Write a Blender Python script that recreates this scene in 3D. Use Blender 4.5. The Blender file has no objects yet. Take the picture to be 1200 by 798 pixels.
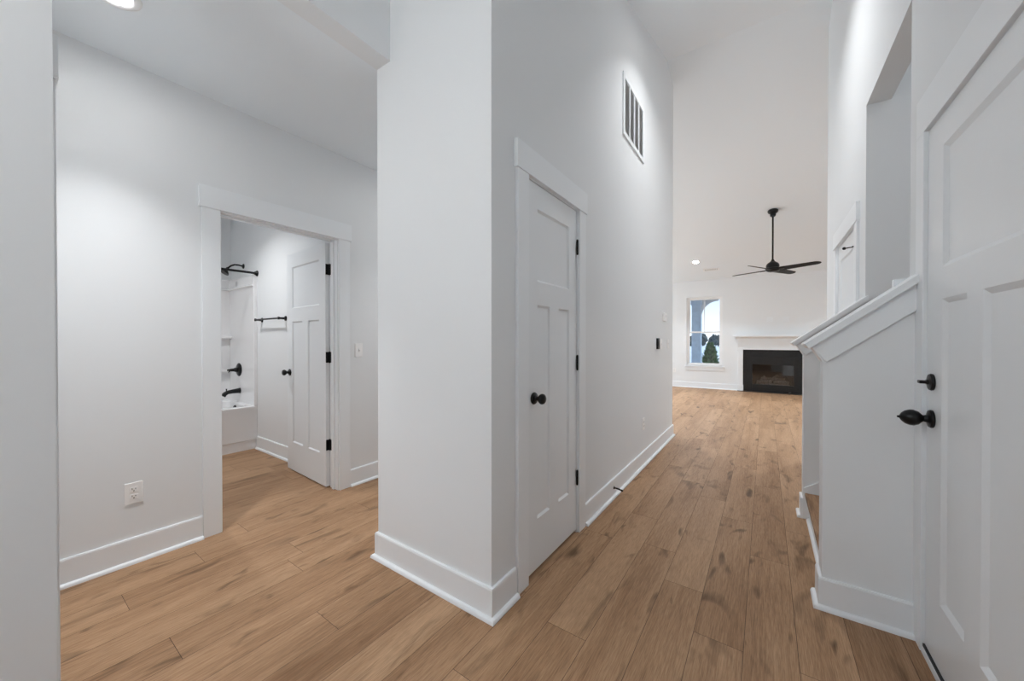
import bpy, bmesh, math, random
from mathutils import Vector, Matrix, Quaternion
random.seed(7)
PI = math.pi
SC = bpy.context.scene
COL = SC.collection

# ------------------------------------------------------------------ camera, sky, exposure
EYE = 1.225
cam_d = bpy.data.cameras.new('camera')
cam_d.sensor_width = 36.0
cam_d.lens = 36.0 * 428.0 / 1200.0
cam_d.clip_start = 0.02
cam_d.clip_end = 600
cam = bpy.data.objects.new('camera', cam_d)
COL.objects.link(cam)
cam.location = (0, 0, EYE)
cam.rotation_euler = (PI / 2 - math.radians(0.4), 0, math.atan(297.0 / 428.0))
cam_d.shift_y = 428.0 * math.tan(math.radians(0.4)) / 1200.0
SC.camera = cam

SC.view_settings.view_transform = 'Standard'
SC.view_settings.look = 'None'
SC.view_settings.exposure = 0.2
SC.view_settings.gamma = 1.0
SC.view_settings.use_curve_mapping = False
SC.cycles.use_denoising = True
SC.cycles.max_bounces = 12
SC.cycles.diffuse_bounces = 8
SC.cycles.glossy_bounces = 4
SC.cycles.sample_clamp_indirect = 6.0
SC.cycles.caustics_reflective = False
SC.cycles.caustics_refractive = False

world = bpy.data.worlds.new('sky')
SC.world = world
world.use_nodes = True
wn = world.node_tree.nodes
wl = world.node_tree.links
wn.clear()
w_out = wn.new('ShaderNodeOutputWorld')
w_bg = wn.new('ShaderNodeBackground')
w_tc = wn.new('ShaderNodeTexCoord')
w_sep = wn.new('ShaderNodeSeparateXYZ')
w_rmp = wn.new('ShaderNodeValToRGB')
w_rmp.color_ramp.elements[0].position = 0.0
w_rmp.color_ramp.elements[0].color = (0.80, 0.85, 0.90, 1)
w_rmp.color_ramp.elements[1].position = 0.5
w_rmp.color_ramp.elements[1].color = (0.24, 0.42, 0.70, 1)
e = w_rmp.color_ramp.elements.new(0.13)
e.color = (0.42, 0.62, 0.84, 1)
wl.new(w_tc.outputs['Generated'], w_sep.inputs[0])
wl.new(w_sep.outputs['Z'], w_rmp.inputs[0])
wl.new(w_rmp.outputs[0], w_bg.inputs['Color'])
w_bg.inputs['Strength'].default_value = 1.5
wl.new(w_bg.outputs[0], w_out.inputs['Surface'])


def area_light(name, loc, direction, sx, sy, power, color=(1, 1, 1)):
    d = bpy.data.lights.new(name, 'AREA')
    d.shape = 'RECTANGLE'
    d.size = sx
    d.size_y = sy
    d.energy = power
    d.color = color
    o = bpy.data.objects.new(name, d)
    COL.objects.link(o)
    o.location = loc
    o.rotation_euler = Vector(direction).to_track_quat('-Z', 'Y').to_euler()
    return o


# lamp powers in watts; most drive unseen lamps added to fill the rooms
PW = dict(lens=55, pendant=25, day_great=50, day_foyer=5, alcove=6, alcove_deep=3, hall=13, great=26, bath=10.8, stair=4)
LIGHT_TINT = (0.97, 0.98, 0.99)
# fill lamps imitating sky light outside the added, unseen windows (great room left wall, front wall of the foyer)
area_light('daylight_fill', (-4.95, 6.65, 1.55), (1, 0, -0.05), 1.6, 1.9, PW['day_great'], (0.86, 0.94, 1.0))
area_light('daylight_fill', (-4.95, 8.95, 1.55), (1, 0, -0.05), 1.6, 1.9, PW['day_great'], (0.86, 0.94, 1.0))
area_light('daylight_fill', (-1.12, -1.95, 1.5), (0, 1, 0.05), 0.95, 1.7, PW['day_foyer'], (1.0, 0.985, 0.95))

# low winter sun from the right, only reaching the ground outside
sun_d = bpy.data.lights.new('sun', 'SUN')
sun_d.energy = 2.2
sun_d.angle = math.radians(1.0)
sun_d.color = (1.0, 0.94, 0.86)
sun_o = bpy.data.objects.new('sun', sun_d)
COL.objects.link(sun_o)
sun_o.rotation_euler = Vector((-0.86, 0.0, -0.52)).to_track_quat('-Z', 'Y').to_euler()

# ------------------------------------------------------------------ materials


def new_mat(name):
    m = bpy.data.materials.new(name)
    m.use_nodes = True
    nt = m.node_tree
    b = nt.nodes['Principled BSDF']
    return m, nt, b


def plain(name, col, rough=0.5, metal=0.0, spec=0.5, bump=0.0, bscale=200.0, var=0.0, coat=0.0):
    m, nt, b = new_mat(name)
    b.inputs['Base Color'].default_value = (*col, 1)
    b.inputs['Roughness'].default_value = rough
    b.inputs['Metallic'].default_value = metal
    b.inputs['Specular IOR Level'].default_value = spec
    b.inputs['Coat Weight'].default_value = coat
    if bump or var:
        geo = nt.nodes.new('ShaderNodeNewGeometry')
        n = nt.nodes.new('ShaderNodeTexNoise')
        n.inputs['Scale'].default_value = bscale
        n.inputs['Detail'].default_value = 3
        nt.links.new(geo.outputs['Position'], n.inputs['Vector'])
        if bump:
            bp = nt.nodes.new('ShaderNodeBump')
            bp.inputs['Strength'].default_value = bump
            bp.inputs['Distance'].default_value = 0.002
            nt.links.new(n.outputs[0], bp.inputs['Height'])
            nt.links.new(bp.outputs[0], b.inputs['Normal'])
        if var:
            r = nt.nodes.new('ShaderNodeValToRGB')
            r.color_ramp.elements[0].position = 0.3
            r.color_ramp.elements[1].position = 0.7
            r.color_ramp.elements[0].color = (*[c * (1 - var) for c in col], 1)
            r.color_ramp.elements[1].color = (*[min(1, c * (1 + var)) for c in col], 1)
            nt.links.new(n.outputs[0], r.inputs[0])
            nt.links.new(r.outputs[0], b.inputs['Base Color'])
    return m


def emissive(name, col, strength):
    m, nt, b = new_mat(name)
    b.inputs['Base Color'].default_value = (0.9, 0.9, 0.9, 1)
    b.inputs['Emission Color'].default_value = (*col, 1)
    b.inputs['Emission Strength'].default_value = strength
    return m


def wood(name):
    """oak planks: tone per plank (attribute 'plank'), grain stretched along Y, knots"""
    m, nt, b = new_mat(name)
    N, L = nt.nodes, nt.links

    def nd(t, **kw):
        n = N.new(t)
        for k, v in kw.items():
            setattr(n, k, v)
        return n
    geo = nd('ShaderNodeNewGeometry')
    att = nd('ShaderNodeAttribute', attribute_name='plank')
    sep = nd('ShaderNodeSeparateXYZ')
    L.new(att.outputs['Color'], sep.inputs[0])
    # shift the pattern for every plank
    off = nd('ShaderNodeVectorMath', operation='SCALE')
    off.inputs['Scale'].default_value = 37.0
    L.new(att.outputs['Color'], off.inputs[0])
    add = nd('ShaderNodeVectorMath', operation='ADD')
    L.new(geo.outputs['Position'], add.inputs[0])
    L.new(off.outputs[0], add.inputs[1])

    def noise(scale_vec, scale, detail, rough=0.55, dist=0.0):
        mp = nd('ShaderNodeMapping')
        mp.inputs['Scale'].default_value = scale_vec
        L.new(add.outputs[0], mp.inputs['Vector'])
        n = nd('ShaderNodeTexNoise')
        n.inputs['Scale'].default_value = scale
        n.inputs['Detail'].default_value = detail
        n.inputs['Roughness'].default_value = rough
        n.inputs['Distortion'].default_value = dist
        L.new(mp.outputs[0], n.inputs['Vector'])
        return n
    broad = noise((10, 0.8, 1), 1.0, 3, 0.5, 0.5)      # wide tonal bands
    streak = noise((34, 1.7, 1), 1.0, 4, 0.6, 0.7)     # growth-ring streaks
    grain = noise((130, 5.0, 1), 1.0, 4, 0.65, 0.2)    # fine grain
    fine = noise((420, 16, 1), 1.0, 3, 0.6)            # pores
    knot = noise((24, 4.0, 1), 1.0, 2, 0.5, 0.6)       # small dark dashes
    smudge = noise((8, 2.6, 1), 1.0, 2, 0.5, 0.9)      # soft knots
    r1 = nd('ShaderNodeValToRGB')
    cr = r1.color_ramp
    cr.elements[0].position = 0.40
    cr.elements[0].color = (0.330, 0.150, 0.062, 1)
    cr.elements[1].position = 0.605
    cr.elements[1].color = (0.98, 0.63, 0.37, 1)
    e = cr.elements.new(0.50)
    e.color = (0.80, 0.435, 0.208, 1)
    mix = nd('ShaderNodeMath', operation='MULTIPLY_ADD')
    mix.inputs[1].default_value = 0.34
    L.new(broad.outputs[0], mix.inputs[0])
    g1 = nd('ShaderNodeMath', operation='MULTIPLY_ADD')
    g1.inputs[1].default_value = 0.40
    L.new(streak.outputs[0], g1.inputs[0])
    L.new(g1.outputs[0], mix.inputs[2])
    g2 = nd('ShaderNodeMath', operation='MULTIPLY')
    g2.inputs[1].default_value = 0.26
    L.new(grain.outputs[0], g2.inputs[0])
    L.new(g2.outputs[0], g1.inputs[2])
    tone = nd('ShaderNodeMath', operation='MULTIPLY_ADD')
    tone.inputs[1].default_value = 0.17
    L.new(sep.outputs['X'], tone.inputs[0])
    L.new(mix.outputs[0], tone.inputs[2])
    sub = nd('ShaderNodeMath', operation='SUBTRACT')
    sub.inputs[1].default_value = 0.08
    L.new(tone.outputs[0], sub.inputs[0])
    L.new(sub.outputs[0], r1.inputs[0])
    # pores
    knot = noise((9, 3.0, 1), 1.0, 2, 0.5, 0.8)       # dark smudges
    r1 = nd('ShaderNodeValToRGB')
    cr = r1.color_ramp
    cr.elements[0].position = 0.25
    cr.elements[0].color = (0.235, 0.128, 0.068, 1)
    cr.elements[1].position = 0.72
    cr.elements[1].color = (0.50, 0.318, 0.192, 1)
    e = cr.elements.new(0.48)
    e.color = (0.385, 0.232, 0.134, 1)
    mix = nd('ShaderNodeMath', operation='MULTIPLY_ADD')
    mix.inputs[1].default_value = 0.55
    L.new(broad.outputs[0], mix.inputs[0])
    g2 = nd('ShaderNodeMath', operation='MULTIPLY')
    g2.inputs[1].default_value = 0.45
    L.new(grain.outputs[0], g2.inputs[0])
    L.new(g2.outputs[0], mix.inputs[2])
    tone = nd('ShaderNodeMath', operation='MULTIPLY_ADD')
    tone.inputs[1].default_value = 0.16
    L.new(sep.outputs['X'], tone.inputs[0])
    L.new(mix.outputs[0], tone.inputs[2])
    sub = nd('ShaderNodeMath', operation='SUBTRACT')
    sub.inputs[1].default_value = 0.07
    L.new(tone.outputs[0], sub.inputs[0])
    L.new(sub.outputs[0], r1.inputs[0])
    # pores
    rf = nd('ShaderNodeMapRange')
    rf.inputs['From Min'].default_value = 0.3
    rf.inputs['From Max'].default_value = 0.62
    rf.inputs['To Min'].default_value = 0.70
    rf.inputs['To Max'].default_value = 1.05
    L.new(fine.outputs[0], rf.inputs[0])
    m1 = nd('ShaderNodeVectorMath', operation='SCALE')
    L.new(r1.outputs[0], m1.inputs[0])
    L.new(rf.outputs[0], m1.inputs['Scale'])
    rk = nd('ShaderNodeMapRange')
    rk.inputs['From Min'].default_value = 0.26
    rk.inputs['From Max'].default_value = 0.37
    rk.inputs['To Min'].default_value = 0.42
    rk.inputs['To Max'].default_value = 1.0
    L.new(knot.outputs[0], rk.inputs[0])
    m2 = nd('ShaderNodeVectorMath', operation='SCALE')
    L.new(m1.outputs[0], m2.inputs[0])
    L.new(rk.outputs[0], m2.inputs['Scale'])
    rs = nd('ShaderNodeMapRange')
    rs.inputs['From Min'].default_value = 0.26
    rs.inputs['From Max'].default_value = 0.40
    rs.inputs['To Min'].default_value = 0.62
    rs.inputs['To Max'].default_value = 1.0
    L.new(smudge.outputs[0], rs.inputs[0])
    m3 = nd('ShaderNodeVectorMath', operation='SCALE')
    L.new(m2.outputs[0], m3.inputs[0])
    L.new(rs.outputs[0], m3.inputs['Scale'])
    L.new(m3.outputs[0], b.inputs['Base Color'])
    b.inputs['Roughness'].default_value = 0.46
    b.inputs['Specular IOR Level'].default_value = 0.10
    bp = nd('ShaderNodeBump')
    bp.inputs['Strength'].default_value = 0.12
    bp.inputs['Distance'].default_value = 0.001
    L.new(fine.outputs[0], bp.inputs['Height'])
    L.new(bp.outputs[0], b.inputs['Normal'])
    return m


def brick_mat(name):
    m, nt, b = new_mat(name)
    tc = nt.nodes.new('ShaderNodeTexCoord')
    mp = nt.nodes.new('ShaderNodeMapping')
    mp.inputs['Rotation'].default_value = (PI / 2, 0, 0)
    br = nt.nodes.new('ShaderNodeTexBrick')
    br.inputs['Color1'].default_value = (0.11, 0.105, 0.10, 1)
    br.inputs['Color2'].default_value = (0.045, 0.043, 0.042, 1)
    br.inputs['Mortar'].default_value = (0.03, 0.03, 0.03, 1)
    br.inputs['Scale'].default_value = 1.0
    br.inputs['Brick Width'].default_value = 0.26
    br.inputs['Row Height'].default_value = 0.125
    br.inputs['Mortar Size'].default_value = 0.008
    nt.links.new(tc.outputs['Object'], mp.inputs[0])
    nt.links.new(mp.outputs[0], br.inputs['Vector'])
    nt.links.new(br.outputs[0], b.inputs['Base Color'])
    b.inputs['Roughness'].default_value = 0.8
    return m


def glass_mat(name, tint=(1, 1, 1), gloss=0.08):
    m = bpy.data.materials.new(name)
    m.use_nodes = True
    nt = m.node_tree
    nt.nodes.clear()
    o = nt.nodes.new('ShaderNodeOutputMaterial')
    t = nt.nodes.new('ShaderNodeBsdfTransparent')
    t.inputs[0].default_value = (*tint, 1)
    g = nt.nodes.new('ShaderNodeBsdfGlossy')
    g.inputs['Roughness'].default_value = 0.03
    mx = nt.nodes.new('ShaderNodeMixShader')
    mx.inputs[0].default_value = gloss
    nt.links.new(t.outputs[0], mx.inputs[1])
    nt.links.new(g.outputs[0], mx.inputs[2])
    nt.links.new(mx.outputs[0], o.inputs[0])
    return m


WALL = plain('wall_paint', (0.80, 0.818, 0.832), 0.75, spec=0.25, bump=0.05, bscale=260)
CEIL = plain('ceiling_paint', (0.84, 0.885, 0.92), 0.9, spec=0.1, bump=0.05, bscale=180)
TRIM = plain('trim_enamel', (0.84, 0.868, 0.892), 0.38, spec=0.45)
DOORM = plain('door_enamel', (0.81, 0.838, 0.862), 0.36, spec=0.45, bump=0.03, bscale=90)
FRONTM = plain('front_door_enamel', (0.80, 0.828, 0.852), 0.30, spec=0.5, bump=0.08, bscale=60)
BLACK = plain('black_metal', (0.006, 0.006, 0.0065), 0.30, spec=0.28)
BLADE = plain('fan_blade_black', (0.014, 0.0135, 0.0135), 0.5, spec=0.2, bump=0.1, bscale=40)
PLASTIC = plain('white_plastic', (0.90, 0.90, 0.90), 0.35)
SLOT = plain('dark_slot', (0.01, 0.01, 0.01), 0.7)
GRILLE = plain('grille_grey', (0.78, 0.785, 0.79), 0.5)
DARKV = plain('vent_dark', (0.33, 0.33, 0.335), 0.9)
FIBER = plain('white_fiberglass', (0.86, 0.86, 0.865), 0.16, spec=0.5)
STONE = plain('black_stone', (0.016, 0.0165, 0.0175), 0.35, spec=0.3, var=0.3, bscale=30)
FIREM = plain('firebox_metal', (0.006, 0.006, 0.0065), 0.45)
LOGM = plain('ceramic_log', (0.42, 0.38, 0.34), 0.85, bump=0.9, bscale=45, var=0.6)
BRICK = brick_mat('firebox_brick')
WOOD = wood('oak_plank')
SEAM = plain('plank_seam', (0.05, 0.028, 0.016), 0.8)
GLASS = glass_mat('window_glass', (0.97, 0.98, 0.98), 0.04)
FIREGLASS = glass_mat('fireplace_glass', (0.62, 0.62, 0.63), 0.07)
LENS = emissive('lamp_lens', (1.0, 0.985, 0.96), PW['lens'])
VINYL = plain('window_vinyl', (0.84, 0.84, 0.84), 0.4)
RUBBER = plain('weatherstrip', (0.03, 0.032, 0.035), 0.7)
CHROME = plain('latch_metal', (0.35, 0.35, 0.35), 0.3, metal=1.0)
POST = plain('porch_paint', (0.66, 0.78, 0.92), 0.6, var=0.08, bscale=8)
SOFFIT = plain('porch_soffit', (0.42, 0.33, 0.27), 0.7)
SNOW = plain('pale_ground', (0.92, 0.90, 0.87), 0.9, var=0.08, bscale=0.08)
PATIO = plain('patio_concrete', (0.62, 0.60, 0.56), 0.85, var=0.1, bscale=3)
LEAF = plain('conifer_green', (0.06, 0.15, 0.045), 0.7, var=0.6, bscale=9)
FARTREE = plain('far_tree', (0.035, 0.055, 0.06), 0.9, var=0.5, bscale=0.6)
BARK = plain('bark', (0.10, 0.07, 0.05), 0.9)
BADGE = plain('grey_sticker', (0.50, 0.50, 0.51), 0.5)

# ------------------------------------------------------------------ mesh helpers


def bx(bm, x0, x1, y0, y1, z0, z1, bevel=0.0, seg=2):
    vs = [bm.verts.new((x, y, z)) for z in (z0, z1) for y in (y0, y1) for x in (x0, x1)]
    q = [(0, 2, 3, 1), (4, 5, 7, 6), (0, 1, 5, 4), (2, 6, 7, 3), (0, 4, 6, 2), (1, 3, 7, 5)]
    fs = [bm.faces.new([vs[i] for i in f]) for f in q]
    if bevel:
        es = list({ed for f in fs for ed in f.edges})
        bmesh.ops.bevel(bm, geom=es, offset=bevel, segments=seg, affect='EDGES', profile=0.6)
    return bm


def prism(bm, pts, axis, a0, a1):
    """extrude a 2-D polygon along an axis: X -> (y,z) points, Y -> (x,z), Z -> (x,y)"""
    def P(p, a):
        return {'X': (a, p[0], p[1]), 'Y': (p[0], a, p[1]), 'Z': (p[0], p[1], a)}[axis]
    A = [bm.verts.new(P(p, a0)) for p in pts]
    B = [bm.verts.new(P(p, a1)) for p in pts]
    n = len(pts)
    bm.faces.new(A)
    bm.faces.new(B[::-1])
    for i in range(n):
        bm.faces.new([A[i], B[i], B[(i + 1) % n], A[(i + 1) % n]])
    return bm


def lathe(bm, prof, origin=(0, 0, 0), axis=(0, 0, 1), seg=28):
    """profile of (radius, height) turned about an axis"""
    q = Vector((0, 0, 1)).rotation_difference(Vector(axis).normalized())
    o = Vector(origin)
    rings = []
    for r, h in prof:
        if r < 1e-6:
            rings.append([bm.verts.new(o + q @ Vector((0, 0, h)))])
        else:
            rings.append([bm.verts.new(o + q @ Vector((r * math.cos(2 * PI * k / seg), r * math.sin(2 * PI * k / seg), h)))
                          for k in range(seg)])
    for a, b in zip(rings, rings[1:]):
        if len(a) == 1 and len(b) == 1:
            continue
        for k in range(seg):
            k2 = (k + 1) % seg
            if len(a) == 1:
                bm.faces.new([a[0], b[k], b[k2]])
            elif len(b) == 1:
                bm.faces.new([a[k], b[0], a[k2]])
            else:
                bm.faces.new([a[k], b[k], b[k2], a[k2]])
    for ring, fl in ((rings[0], True), (rings[-1], False)):
        if len(ring) > 1:
            bm.faces.new(ring[::-1] if not fl else ring)
    return bm


def tube(bm, pts, r, seg=12):
    """round tube along a polyline; r is a number or one per point"""
    P = [Vector(p) for p in pts]
    R = r if isinstance(r, (list, tuple)) else [r] * len(P)
    rings = []
    up = None
    for i, p in enumerate(P):
        t = (P[min(i + 1, len(P) - 1)] - P[max(i - 1, 0)]).normalized()
        if up is None:
            up = t.orthogonal().normalized()
        up = (up - t * up.dot(t)).normalized()
        s = t.cross(up)
        rings.append([bm.verts.new(p + R[i] * (math.cos(2 * PI * k / seg) * up + math.sin(2 * PI * k / seg) * s)) for k in range(seg)])
    for a, b in zip(rings, rings[1:]):
        for k in range(seg):
            bm.faces.new([a[k], a[(k + 1) % seg], b[(k + 1) % seg], b[k]])
    bm.faces.new(rings[0][::-1])
    bm.faces.new(rings[-1])
    return bm


def sweep(bm, line, prof, side=1):
    """profile polygon of (offset from the wall, z) swept along a floor-plan polyline with mitred corners;
    side=+1 offsets to the left of travel"""
    P = [Vector(p) for p in line]
    n = len(P)
    nor = []
    for i in range(n - 1):
        d = (P[i + 1] - P[i]).normalized()
        nor.append(Vector((-d.y, d.x)) * side)
    rings = []
    for i in range(n):
        if i == 0:
            mvec = nor[0]
        elif i == n - 1:
            mvec = nor[-1]
        else:
            s = nor[i - 1] + nor[i]
            mvec = s * (2.0 / s.length_squared)
        rings.append([bm.verts.new((P[i].x + mvec.x * o, P[i].y + mvec.y * o, z)) for o, z in prof])
    m = len(prof)
    for a, b in zip(rings, rings[1:]):
        for k in range(m):
            bm.faces.new([a[k], a[(k + 1) % m], b[(k + 1) % m], b[k]])
    bm.faces.new(rings[0])
    bm.faces.new(rings[-1][::-1])
    return bm


def B():
    return bmesh.new()


def obj(name, bm, mat, parent=None, smooth=False, bevel=0.0):
    bmesh.ops.recalc_face_normals(bm, faces=bm.faces)
    me = bpy.data.meshes.new(name)
    bm.to_mesh(me)
    bm.free()
    me.materials.append(mat)
    if smooth:
        me.polygons.foreach_set('use_smooth', [True] * len(me.polygons))
        try:
            me.set_sharp_from_angle(angle=math.radians(38))
        except Exception:
            pass
    o = bpy.data.objects.new(name, me)
    COL.objects.link(o)
    if parent:
        o.parent = parent
    if bevel:
        md = o.modifiers.new('bevel', 'BEVEL')
        md.width = bevel
        md.segments = 2
        md.limit_method = 'ANGLE'
        md.angle_limit = math.radians(40)
    return o


def tag(o, label, cat, group=None, kind=None):
    o['label'] = label
    o['category'] = cat
    if group:
        o['group'] = group
    if kind:
        o['kind'] = kind
    return o


def struct(name, bm, mat, label, cat, bevel=0.0):
    return tag(obj(name, bm, mat, bevel=bevel), label, cat, kind='structure')


def thing(name, label, cat, loc=(0, 0, 0), rz=0.0, group=None, kind=None):
    o = bpy.data.objects.new(name, None)
    o.empty_display_size = 0.05
    COL.objects.link(o)
    o.location = loc
    o.rotation_euler = (0, 0, rz)
    return tag(o, label, cat, group, kind)


def copy_tree(o, parent=None):
    c = o.copy()
    COL.objects.link(c)
    if parent:
        c.parent = parent
    for ch in [k for k in bpy.data.objects if k.parent == o]:
        copy_tree(ch, c)
    return c


def wall(name, axis, f0, f1, u0, u1, top, holes, label, cuts=(), mat=None, z0=0.0):
    """wall slab between planes f0 and f1 with rectangular holes (u0,u1,z0,z1); top is a number or a function of u"""
    tf = top if callable(top) else (lambda u: top)
    us = sorted({u0, u1, *cuts, *[h[0] for h in holes], *[h[1] for h in holes]})
    us = [u for u in us if u0 <= u <= u1]
    zs = sorted({z0, *[h[2] for h in holes if h[2] > z0], *[h[3] for h in holes]})
    nz = len(zs)
    bm = B()
    cache = {}

    def V(i, j, s):
        k = (i, j, s)
        if k not in cache:
            z = zs[j] if j < nz else tf(us[i])
            f = f0 if s == 0 else f1
            cache[k] = bm.verts.new((f, us[i], z) if axis == 'X' else (us[i], f, z))
        return cache[k]

    def solid(i, j):
        if i < 0 or j < 0 or i >= len(us) - 1 or j >= nz:
            return False
        uc = (us[i] + us[i + 1]) / 2
        zt = zs[j + 1] if j + 1 < nz else max(tf(us[i]), tf(us[i + 1]))
        zc = (zs[j] + zt) / 2
        return not any(h[0] < uc < h[1] and h[2] < zc < h[3] for h in holes)
    for i in range(len(us) - 1):
        for j in range(nz):
            if not solid(i, j):
                continue
            for s in (0, 1):
                bm.faces.new([V(i, j, s), V(i + 1, j, s), V(i + 1, j + 1, s), V(i, j + 1, s)])
            if not solid(i - 1, j):
                bm.faces.new([V(i, j, 0), V(i, j, 1), V(i, j + 1, 1), V(i, j + 1, 0)])
            if not solid(i + 1, j):
                bm.faces.new([V(i + 1, j, 0), V(i + 1, j, 1), V(i + 1, j + 1, 1), V(i + 1, j + 1, 0)])
            if not solid(i, j - 1):
                bm.faces.new([V(i, j, 0), V(i + 1, j, 0), V(i + 1, j, 1), V(i, j, 1)])
            if not solid(i, j + 1):
                bm.faces.new([V(i, j + 1, 0), V(i + 1, j + 1, 0), V(i + 1, j + 1, 1), V(i, j + 1, 1)])
    return struct(name, bm, mat or WALL, label, 'wall')


# ------------------------------------------------------------------ plan of the house (metres, hallway runs along +Y)
XL, XLB = -2.865, -2.98          # alcove left wall, its back
XH, XHB = -0.985, -1.10          # hallway left wall
XC0, XC1 = -1.797, -1.682        # header / closet side wall
YC = 1.262                       # front of the closet block
YN = 0.114                       # end of the near wall
XR, XRB = 0.53, 0.645            # hallway right wall
YE = 5.05                        # end of the hallway walls
YF = 10.52                       # fireplace wall
YRIDGE, ZRIDGE = 4.70, 4.594
YB = -1.60                       # wall behind the camera
Z9 = 2.743


def vault(y):
    return ZRIDGE - 0.294 * (YRIDGE - y) if y < YRIDGE else ZRIDGE - 0.313 * (y - YRIDGE)


# ---- floor: oak planks as separate quads of one mesh over a dark bed
bm = B()
cl = bm.loops.layers.float_color.new('plank')
W_, L_, G_ = 0.177, 1.225, 0.0008
known = {0: 1.388, 1: 2.262, 2: 1.977, 3: 1.692, 4: 2.483, 5: 2.93, -1: 2.212, -7: 0.425, -5: 0.846, -10: 0.366, -11: 0.684,
         -8: 0.954, -12: 0.954}
fx0, fx1, fy0, fy1 = -5.60, 3.2, YB, YF
k0 = int(math.floor((fx0 + 0.775) / W_)) - 1
k1 = int(math.ceil((fx1 + 0.775) / W_)) + 1
for k in range(k0, k1):
    xa, xb = -0.775 + k * W_, -0.775 + (k + 1) * W_
    xa2, xb2 = max(xa + G_, fx0), min(xb - G_, fx1)
    if xb2 - xa2 < 0.005:
        continue
    j0 = known.get(k, random.uniform(0, L_))
    y = j0 - L_ * math.ceil((j0 - fy0) / L_) - L_
    while y < fy1:
        ya2, yb2 = max(y + G_, fy0), min(y + L_ - G_, fy1)
        if yb2 - ya2 > 0.005:
            vs = [bm.verts.new(c) for c in ((xa2, ya2, 0), (xb2, ya2, 0), (xb2, yb2, 0), (xa2, yb2, 0))]
            f = bm.faces.new(vs)
            c = (random.random(), random.random(), random.random(), 1)
            for lp in f.loops:
                lp[cl] = c
        y += L_
nb = len(bm.faces)
bx(bm, fx0, fx1, fy0, fy1, -0.12, -0.0015)
me_floor = struct('floor', bm, WOOD, 'oak plank floor running down the hallway', 'floor')
me_floor.data.materials.append(SEAM)
for p in me_floor.data.polygons:
    if p.index >= nb:
        p.material_index = 1

# ---- walls
LD = (0.842, 1.655, 0.0, 2.068)          # rough opening of the bathroom door
HD = (1.532, 2.163, 0.0, 2.068)          # closet door
D3 = (3.52, 4.37, 0.0, 2.068)            # door past the stairs
FD = (1.148, 2.114, 0.0, 2.056)           # front door
ST = (2.36, 3.25, 0.0, Z9)               # stair opening
wall('wall_left', 'X', XLB, XL, -0.001, 2.9, Z9, [LD], 'alcove wall with the bathroom doorway')
wall('wall_alcove_near', 'Y', YN - 0.115, YN, XL, XC0, Z9, [(-2.66, -1.93, 0, 2.068)], 'near wall of the alcove')
wall('wall_alcove_back', 'Y', 2.9, 3.015, XLB, XC0, Z9, [], 'back wall of the alcove')
wall('wall_foyer', 'X', XC0, XC1, YB, YC, vault, [(YN, YC, 0.0, Z9)], 'near wall at the left edge with header over the alcove', mat=WALL)
wall('wall_closet_front', 'Y', YC, YC + 0.115, XC0, XHB, vault(YC), [], 'front of the closet block facing the camera')
wall('wall_closet_side', 'X', XC0, XC1, YC + 0.115, 2.9, Z9, [], 'left side of the closet block')
wall('wall_hall_left', 'X', XHB, XH, YC, YE, vault, [HD], 'left hallway wall with the closet door', cuts=(YRIDGE,))
wall('wall_right', 'X', XR, XRB, YB, YE, vault, [FD, ST, D3], 'right hallway wall with front door and stair opening', cuts=(YRIDGE,))
wall('wall_front', 'Y', YB - 0.115, YB, XC0, XRB, vault(YB), [(-1.62, -0.62, 0.65, 2.35)], 'front wall of the foyer')
gw = (YE, YF)
wall('wall_greatroom_back_left', 'Y', YE - 0.115, YE, -4.6, XHB, vault(YE), [], 'great room wall left of the hallway')
wall('wall_greatroom_back_right', 'Y', YE - 0.115, YE, XRB, 3.2, vault(YE), [], 'great room wall right of the hallway')
wall('wall_greatroom_left', 'X', -4.715, -4.6, YE - 0.115, YF + 0.115, vault,
     [(5.85, 7.45, 0.60, 2.5), (8.15, 9.75, 0.60, 2.5)], 'left wall of the great room with two added windows')
wall('wall_greatroom_right', 'X', 3.2, 3.315, YE - 0.115, YF + 0.115, vault, [], 'right wall of the great room')
WIN = (-1.705, -0.885, 0.57, 2.345)
FBX = (-0.30, 0.60, 0.06, 0.86)
wall('wall_fireplace', 'Y', YF, YF + 0.115, -4.6, 3.2, vault(YF), [WIN, FBX], 'far great room wall with window and fireplace')
wall('wall_bath_side', 'Y', 1.76, 1.875, -5.63, XLB, Z9, [], 'bathroom side wall behind the open door')
wall('wall_bath_far', 'X', -5.63, -5.515, 0.215, 1.76, Z9, [], 'bathroom wall behind the tub')
wall('wall_bath_near', 'Y', 0.10, 0.215, -5.63, XLB, Z9, [], 'near wall of the bathroom')
wall('wall_stair_far', 'Y', 3.25, 3.365, XRB, 3.3, 3.8, [], 'far wall of the stairwell')
wall('wall_stair_near', 'Y', 2.245, 2.36, XRB, 3.3, 3.8, [], 'near wall of the stairwell')
wall('wall_stair_end', 'X', 3.3, 3.415, 2.245, 3.365, 3.8, [], 'end wall of the stairwell')

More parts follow.
